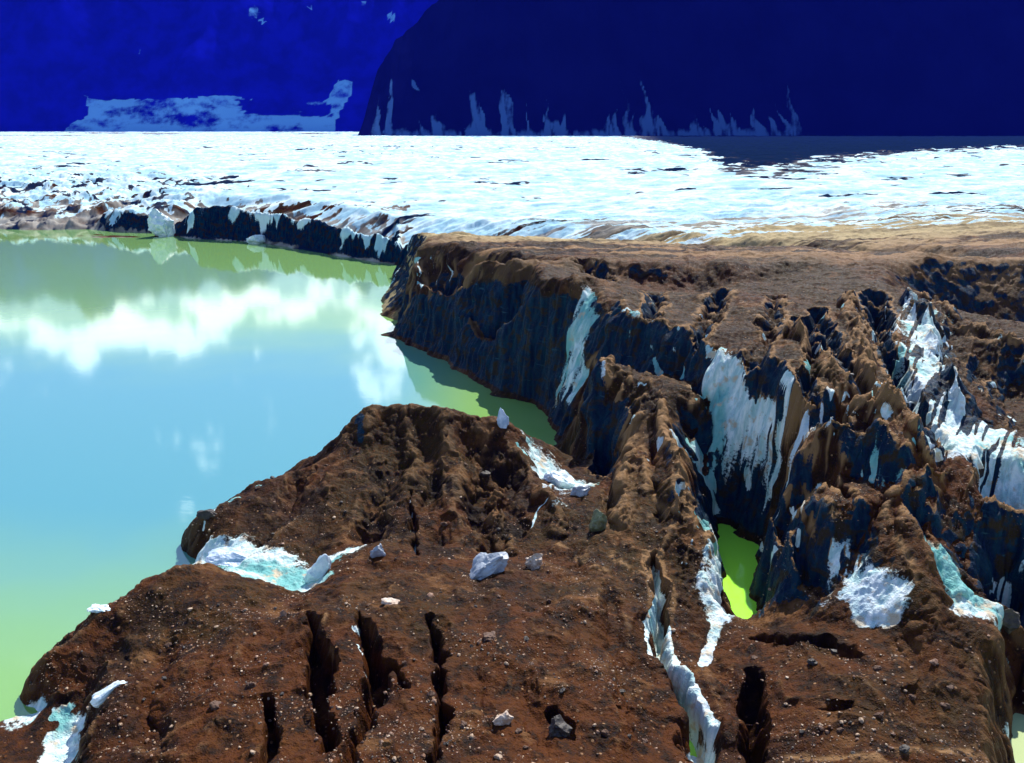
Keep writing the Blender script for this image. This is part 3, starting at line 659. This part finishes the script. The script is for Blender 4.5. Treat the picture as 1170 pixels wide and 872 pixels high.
def inpoly(px, py, poly):
    ins = np.zeros(px.shape, bool); n = len(poly)
    for i in range(n):
        (x0, y0), (x1, y1) = poly[i], poly[(i + 1) % n]
        cnd = ((y0 > py) != (y1 > py)) & (px < (x1 - x0) * (py - y0) / (y1 - y0 + 1e-9) + x0)
        ins ^= cnd
    return ins
def snow_left(px, py, X, Y, zz):
    s = np.zeros(px.shape)
    s[inpoly(px, py, [(60, 160), (80, 142), (100, 132), (96, 108), (112, 114), (205, 112), (262, 108), (300, 116), (370, 118), (385, 92), (402, 90), (404, 106), (388, 130), (380, 160)])] = .74
    s[inpoly(px, py, [(270, 114), (375, 116), (380, 134), (280, 130)])] = .42
    for (a, b, r) in ((447, 20, 6), (290, 14, 8), (355, 8, 4), (300, 24, 4), (416, 4, 4), (160, 60, 3)):
        s[np.hypot(px - a, (py - b)) < r] = .8
    return s - .08 + .42 * fbm(X / 70, zz / 30, 4, 95, .6)
def snow_right(px, py, X, Y, zz):
    sh = 24 + 95 * np.clip(ridged(X / 27 + zz / 170 + .5 * fbm(X / 30, zz / 40, 2, 96), zz / 300, 3, 97) * 1.1 - .05, 0, 1) ** 1.3 * (.45 + .9 * np.clip(fbm(X / 110, zz * 0, 2, 99) + .5, 0, 1))
    env = sstep(400, 440, px) * (1 - sstep(880, 980, px))
    return env * sstep(-14, 22, sh + 8 - (zz - 8)) * (.62 + .35 * ridged(X / 9 + zz / 60, zz / 90, 3, 98))
M_ML = mountain_mat('haze_blue_rock', (.004, .006, .36), (.15, .40, .72))  # distance haze and shade are put into this mountain's blue
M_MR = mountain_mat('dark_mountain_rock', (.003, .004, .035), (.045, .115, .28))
HA = 12
ml = mountain('mountain', -1.3, .35, 2950, 620, lambda U: 520 + 60 * np.sin(U * 9 + .6) + 90 * fbm(U * 7, U * 0 + 2.2, 4, 111), snow_left, M_ML, .55)
ml['label'] = 'steep deep blue mountain with an icy terrace along its foot'
mr = mountain('mountain', -.17, 1.3, 1750, 420, lambda U: np.interp(U + .012 * fbm(U * 30, U * 0, 5, 117, .6), [-.184, -.170, -.14, -.06, .05], [0, 140, 215, 310, 430]) + 40 * fbm(U * 8, U * 0 + 5.2, 4, 113), snow_right, M_MR, .3, 800, 220)
mr['label'] = 'near black mountain with thin snow streaks above the glacier'

# ------------------------------------------------------------------ placing things on the ground
def ground_z(X, Y):
    return float(lookup(Z, np.array([X]), np.array([Y]))[0])
def hit(px, py, ymin=24.0, ymax=400.0):
    yy = np.exp(np.linspace(math.log(ymin), math.log(ymax), 3000))
    u, t = ray_u(px, py), tdep(py)
    gz = np.maximum(lookup(Z, u * yy, yy), 0.0)
    below = np.nonzero(CAM_H - yy * t <= gz)[0]
    Y = yy[below[0]] if len(below) else ymax
    return u * Y, Y, max(ground_z(u * Y, Y), 0)
def m_per_px(Y): return Y / FOC / (cp)

def lump_mesh(name, size, seed, m, cuts=3, rough=.28, facets=9, sharp=.5):
    """A stone or ice block: a fine sphere cut by random planes, then roughened."""
    import bmesh
    bm = bmesh.new(); bmesh.ops.create_icosphere(bm, subdivisions=cuts, radius=1)
    rs = random.Random(seed)
    planes = []
    for _ in range(facets):
        n = Vector((rs.gauss(0, 1), rs.gauss(0, 1), rs.gauss(0, 1))).normalized(); planes.append((n, rs.uniform(.5, .85)))
    off_ = Vector((rs.uniform(-50, 50), rs.uniform(-50, 50), rs.uniform(-50, 50)))
    for v in bm.verts:
        p = v.co.copy()
        for n, dd in planes:
            e = p.dot(n) - dd
            if e > 0: p -= n * e
        p *= 1 + rough * mnoise.fractal(p * 1.7 + off_, 1.0, 2.0, 4)
        v.co = Vector((p.x * size[0], p.y * size[1], p.z * size[2]))
    me = bpy.data.meshes.new(name); bm.to_mesh(me); bm.free()
    me.materials.append(m)
    return me
def put(name, me, loc, rot, label, cat, group=None):
    o = bpy.data.objects.new(name, me); col.objects.link(o)
    o.location = loc; o.rotation_euler = rot
    o['label'] = label; o['category'] = cat
    if group: o['group'] = group
    return o
def block(name, px, py, wpx, hpx, dpt, m, label, cat, seed, rot=(0, 0, 0), facets=9, rough=.3, sink=.38, group=None, cuts=4, Y=None):
    """One stone or ice block centred on a pixel, wpx by hpx pixels large, dpt = depth as a share of its width."""
    if Y is None: X, Y, z = hit(px, py + hpx * .5 * (1 - sink))
    else: X = ray_u(px, py) * Y; z = CAM_H - Y * tdep(py + hpx * .5 * (1 - sink))
    s = m_per_px(Y); hw, hh = wpx * s * .54, hpx * s * .54
    me = lump_mesh(name, (hw, hw * dpt, hh), seed, m, cuts, rough, facets)
    return put(name, me, (X, Y + hw * dpt * .3, z + hh * (1 - 2 * sink) * .8), rot, label, cat, group)

block('stone_block', 236, 587, 22, 13, .8, M_DARK, 'dark stone sticking out at the left tip of the mound above the lake', 'rock', 3)
block('boulder', 574, 820, 24, 22, .8, M_PALE, 'large pale cream boulder with a black shadow on the foreground gravel', 'rock', 4)
block('boulder', 640, 828, 36, 30, .8, M_DARK, 'dark slab of rock lying in the foreground gravel right of the pale boulder', 'rock', 5, (0.3, .5, .5))
block('boulder', 432, 628, 20, 24, .8, M_GREYICE, 'grey rounded boulder in the valley between the mound and the near bank', 'rock', 6)
block('boulder', 446, 687, 22, 12, .8, M_PALE, 'pale angular stone just below the grey rounded boulder', 'rock', 8)
block('ice_slab', 552, 648, 62, 36, .7, M_GREYICE, 'smooth grey ice slab tilted against the foot of the mound', 'ice block', 9, (.2, -.35, .2), 9, .3, .5)
block('ice_block', 612, 640, 26, 24, .7, M_PALE, 'small cream block beside the smooth grey ice slab', 'ice block', 10)
block('ice_ledge', 262, 640, 84, 22, .5, M_BLUEICE, 'blue and white striped ice ledge at the left end of the mound', 'ice ledge', 12, (0, .1, .1), 8, .25)
block('ice_block', 363, 645, 30, 50, .5, M_ICE, 'upright white ice wedge at the right end of the striped ledge', 'ice block', 13, (0, .5, 0), 8, .25)
block('ice_spike', 574, 474, 13, 40, .9, M_BLUEICE, 'pale blue ice spike standing on the right shoulder of the mound', 'ice spike', 14, (0, 0, 0), 8, .2, .42)
block('ice_block', 640, 548, 38, 26, .8, M_ICE, 'broken white ice block where the mound meets the dark cliff', 'ice block', 15)
block('ice_block', 664, 560, 22, 20, .8, M_GREYICE, 'smaller grey ice block right of the broken white one by the cliff', 'ice block', 16)
block('ice_block', 684, 594, 22, 34, .8, M_GREENICE, 'dirty olive ice block at the left foot of the brown fan', 'ice block', 17)
block('ice_slab', 122, 790, 46, 18, .5, M_ICE, 'thin white ice sliver lying on the brown bank near the lake', 'ice block', 18, (.2, -.5, .3), 7, .2)
block('ice_block', 112, 695, 26, 10, .8, M_ICE, 'small white ice lump on the left shoulder of the near bank', 'ice block', 19)
block('ice_pinnacle', 185, 254, 28, 36, .7, M_ICE, 'white ice pyramid standing at the far shore', 'ice pinnacle', 20, (0, .25, .3), 12, .35, .25, None, 5, 262)
block('iceberg', 290, 272, 20, 14, .8, M_ICE, 'small white floating ice lump under the far blue cliff', 'iceberg', 21, Y=246)
block('ice_block', 838, 697, 18, 10, .8, M_GREENICE, 'small pale ice lump floating in the green pool', 'iceberg', 22, Y=51.5)
block('boulder', 1152, 706, 34, 30, .9, M_DARK, 'dark brown boulder beside the pale pool at the right', 'rock', 23)

# ------------------------------------------------------------------ pebbles: the larger ones as individuals, the rest as one gravel sheet
kinds = [lump_mesh('pebble', (1, .85, .62), 100 + k, (M_TAN, M_TAN, M_BROWN)[k % 3], 2, .25, 6) for k in range(9)]
zones = [(400, 720, 690, 870, 110), (120, 330, 690, 870, 50), (300, 400, 780, 870, 36), (880, 1000, 805, 850, 44), (1000, 1130, 740, 860, 24), (500, 640, 715, 760, 26)]
lab = {0: 'small stone among the gravel of the brown foreground bank', 1: 'small stone on the left end of the brown bank', 2: 'small stone on the lump between the dark cracks',
       3: 'small stone in the gravel patch right of the long crack', 4: 'small stone on the dark rubble by the right pool', 5: 'small stone in the bright cluster under the grey slab'}
for zi, (x0, x1, y0, y1, n) in enumerate(zones):
    for _ in range(n):
        px, py = random.uniform(x0, x1), random.uniform(y0, y1)
        X, Y, z = hit(px, py)
        s = min(.26, .055 * math.exp(random.gauss(0, .55)))
        k = random.choice(kinds)
        o = put('pebble', k, (X, Y, z + s * .25), (random.uniform(-.4, .4), random.uniform(-.4, .4), random.uniform(0, 6.3)), lab[zi], 'pebble', lab[zi].replace('small stone', 'small stones'))
        o.scale = (s, s, s)
M_SILT = simple_rock('silty_rock', (.060, .022, .008), (.11, .05, .022), .7)
rock_kinds = [lump_mesh('rock', (1, .8, .6), 500 + k, (M_SILT, M_SILT, M_DARK)[k % 3], 4, .32, 10) for k in range(6)]
for (x0, x1, y0, y1, n, what) in ((120, 340, 690, 870, 12, 'half buried brown rock at the lake end of the near bank'), (430, 740, 680, 870, 26, 'half buried brown rock on the near bank right of the dark cracks'),
                            (250, 600, 500, 630, 14, 'half buried brown rock on the slope of the mound'), (850, 1130, 730, 870, 16, 'half buried brown rock on the dark rubble beyond the open crack')):
    for _ in range(n):
        X, Y, z = hit(random.uniform(x0, x1), random.uniform(y0, y1))
        sz = min(.6, .16 * math.exp(random.gauss(0, .5)))
        o = put('rock', random.choice(rock_kinds), (X, Y, z + sz * .08), (random.uniform(-.5, .5), random.uniform(-.5, .5), random.uniform(0, 6.3)), what, 'rock', what.replace('brown rock', 'brown rocks'))
        o.scale = (sz, sz, sz)
def gravel(n):
    V, F = [], []
    base = [np.array([v.co[:] for v in lump_mesh('g', (1, .85, .65), 300 + k, M_PALE, 1, .25, 6).vertices]) for k in range(5)]
    fc = [tuple(p.vertices) for p in lump_mesh('g', (1, 1, 1), 1, M_PALE, 1).polygons]
    mi = []
    # clusters where the noise is high
    Xs, Ys = [], []
    while len(Xs) < n:
        u = rng.uniform(-.7, .7, 4000); Yv = np.exp(rng.uniform(math.log(28), math.log(62), 4000)); X = u * Yv
        cl = fbm(X / 2.2, Yv / 2.2, 3, 131)
        k = cl > rng.uniform(-.2, .55, 4000)
        zz = lookup(Z, X, Yv); iz = lookup(ice, X, Yv); cv = lookup(CRV, X, Yv)
        k &= (zz > .4) & (iz < .5) & (cv < .2)
        Xs += X[k].tolist(); Ys += Yv[k].tolist()
    Xs, Ys = np.array(Xs[:n]), np.array(Ys[:n]); Zs = lookup(Z, Xs, Ys)
    sz = np.minimum(.02 * np.exp(rng.normal(0, .7, n)) + .008, .3)
    for i in range(n):
        b = base[i % 5]; a = rng.uniform(0, 6.28); ca, sa = math.cos(a), math.sin(a)
        p = b * sz[i]
        p = np.stack([p[:, 0] * ca - p[:, 1] * sa + Xs[i], p[:, 0] * sa + p[:, 1] * ca + Ys[i], p[:, 2] + Zs[i] + sz[i] * .2], 1)
        o = len(V); V.extend(p.tolist()); F.extend([(x + o, y + o, z + o) for x, y, z in fc])
        mi.extend([int(rng.choice(3, p=(.36, .39, .25)))] * len(fc))
    me = bpy.data.meshes.new('gravel'); me.from_pydata(V, [], F)
    for m in (M_TAN, M_BROWN, M_DARK): me.materials.append(m)
    me.polygons.foreach_set('material_index', np.array(mi, dtype=np.int32)); me.update()
    o = bpy.data.objects.new('gravel', me); col.objects.link(o); o['kind'] = 'stuff'; o['label'] = 'loose stones strewn over the brown debris'
gravel(14000)

# ------------------------------------------------------------------ light, sky, air
SUN_AZ, SUN_EL = R(22), R(47)          # azimuth clockwise from the view direction
sd = Vector((math.sin(SUN_AZ) * math.cos(SUN_EL), math.cos(SUN_AZ) * math.cos(SUN_EL), math.sin(SUN_EL)))
L = bpy.data.lights.new('sun', 'SUN'); L.energy = 5; L.angle = R(.53); L.color = (1, .96, .88)
lo = bpy.data.objects.new('sun', L); col.objects.link(lo); lo.rotation_euler = sd.to_track_quat('Z', 'Y').to_euler(); lo.location = (0, 0, 60)
W = bpy.data.worlds.new('World'); sc.world = W; W.use_nodes = True
nt = W.node_tree; bg = nt.nodes['Background']
sky = N(nt, 'ShaderNodeTexSky', sky_type='NISHITA', sun_disc=False, sun_elevation=SUN_EL, sun_rotation=SUN_AZ, air_density=1.0, dust_density=.3, ozone_density=2.0)
tc = N(nt, 'ShaderNodeTexCoord').outputs['Generated']
sx = N(nt, 'ShaderNodeSeparateXYZ'); nt.links.new(tc, sx.inputs[0])
mp = N(nt, 'ShaderNodeMapping'); mp.inputs['Scale'].default_value = (1, 1, 1.6); nt.links.new(tc, mp.inputs[0])
cn = noise_(nt, mp.outputs[0], 11, 8, .62)
el = sx.outputs['Z']
band = math_(nt, 'MULTIPLY', ramp(nt, el, .12, .19), ramp(nt, el, .285, .21))
cf = math_(nt, 'ADD', math_(nt, 'MULTIPLY', math_(nt, 'MULTIPLY', band, ramp(nt, sx.outputs['Y'], .1, .5)), .72), math_(nt, 'MULTIPLY', math_(nt, 'SUBTRACT', cn, .5), 4.2))
cl = ramp(nt, cf, .50, .78)
nt.links.new(mix(nt, cl, sky.outputs[0], (13.5, 15.8, 16)), bg.inputs['Color'])
bg.inputs['Strength'].default_value = .13

def haze(density):
    m = bpy.data.materials.new('haze'); m.use_nodes = True; t = m.node_tree
    for n in list(t.nodes):
        if n.type != 'OUTPUT_MATERIAL': t.nodes.remove(n)
    v = N(t, 'ShaderNodeVolumePrincipled'); v.inputs['Color'].default_value = (.015, .04, 1, 1); v.inputs['Density'].default_value = density
    t.links.new(v.outputs[0], t.nodes['Material Output'].inputs['Volume'])
    import bmesh
    bm = bmesh.new(); bmesh.ops.create_cube(bm, size=1)
    for v_ in bm.verts: v_.co = Vector((v_.co.x * 9000, 2200 + v_.co.y * 6000, -10 + (v_.co.z + .5) * 1000))
    me = bpy.data.meshes.new('haze'); bm.to_mesh(me); bm.free(); me.materials.append(m)
    o = bpy.data.objects.new('haze', me); col.objects.link(o); o['kind'] = 'stuff'
HAZE = 5.5e-5
if HAZE: haze(HAZE)

cam = bpy.data.cameras.new('camera'); co = bpy.data.objects.new('camera', cam); col.objects.link(co)
co.location = (0, 0, CAM_H); co.rotation_euler = (math.pi / 2 - PITCH, 0, 0)
cam.sensor_width = 36; cam.lens = 36 * FOC / 1170; cam.clip_start = .5; cam.clip_end = 20000
sc.camera = co
vs = sc.view_settings
vs.view_transform = 'Standard'; vs.look = 'None'; vs.exposure = 0.55; vs.gamma = 1
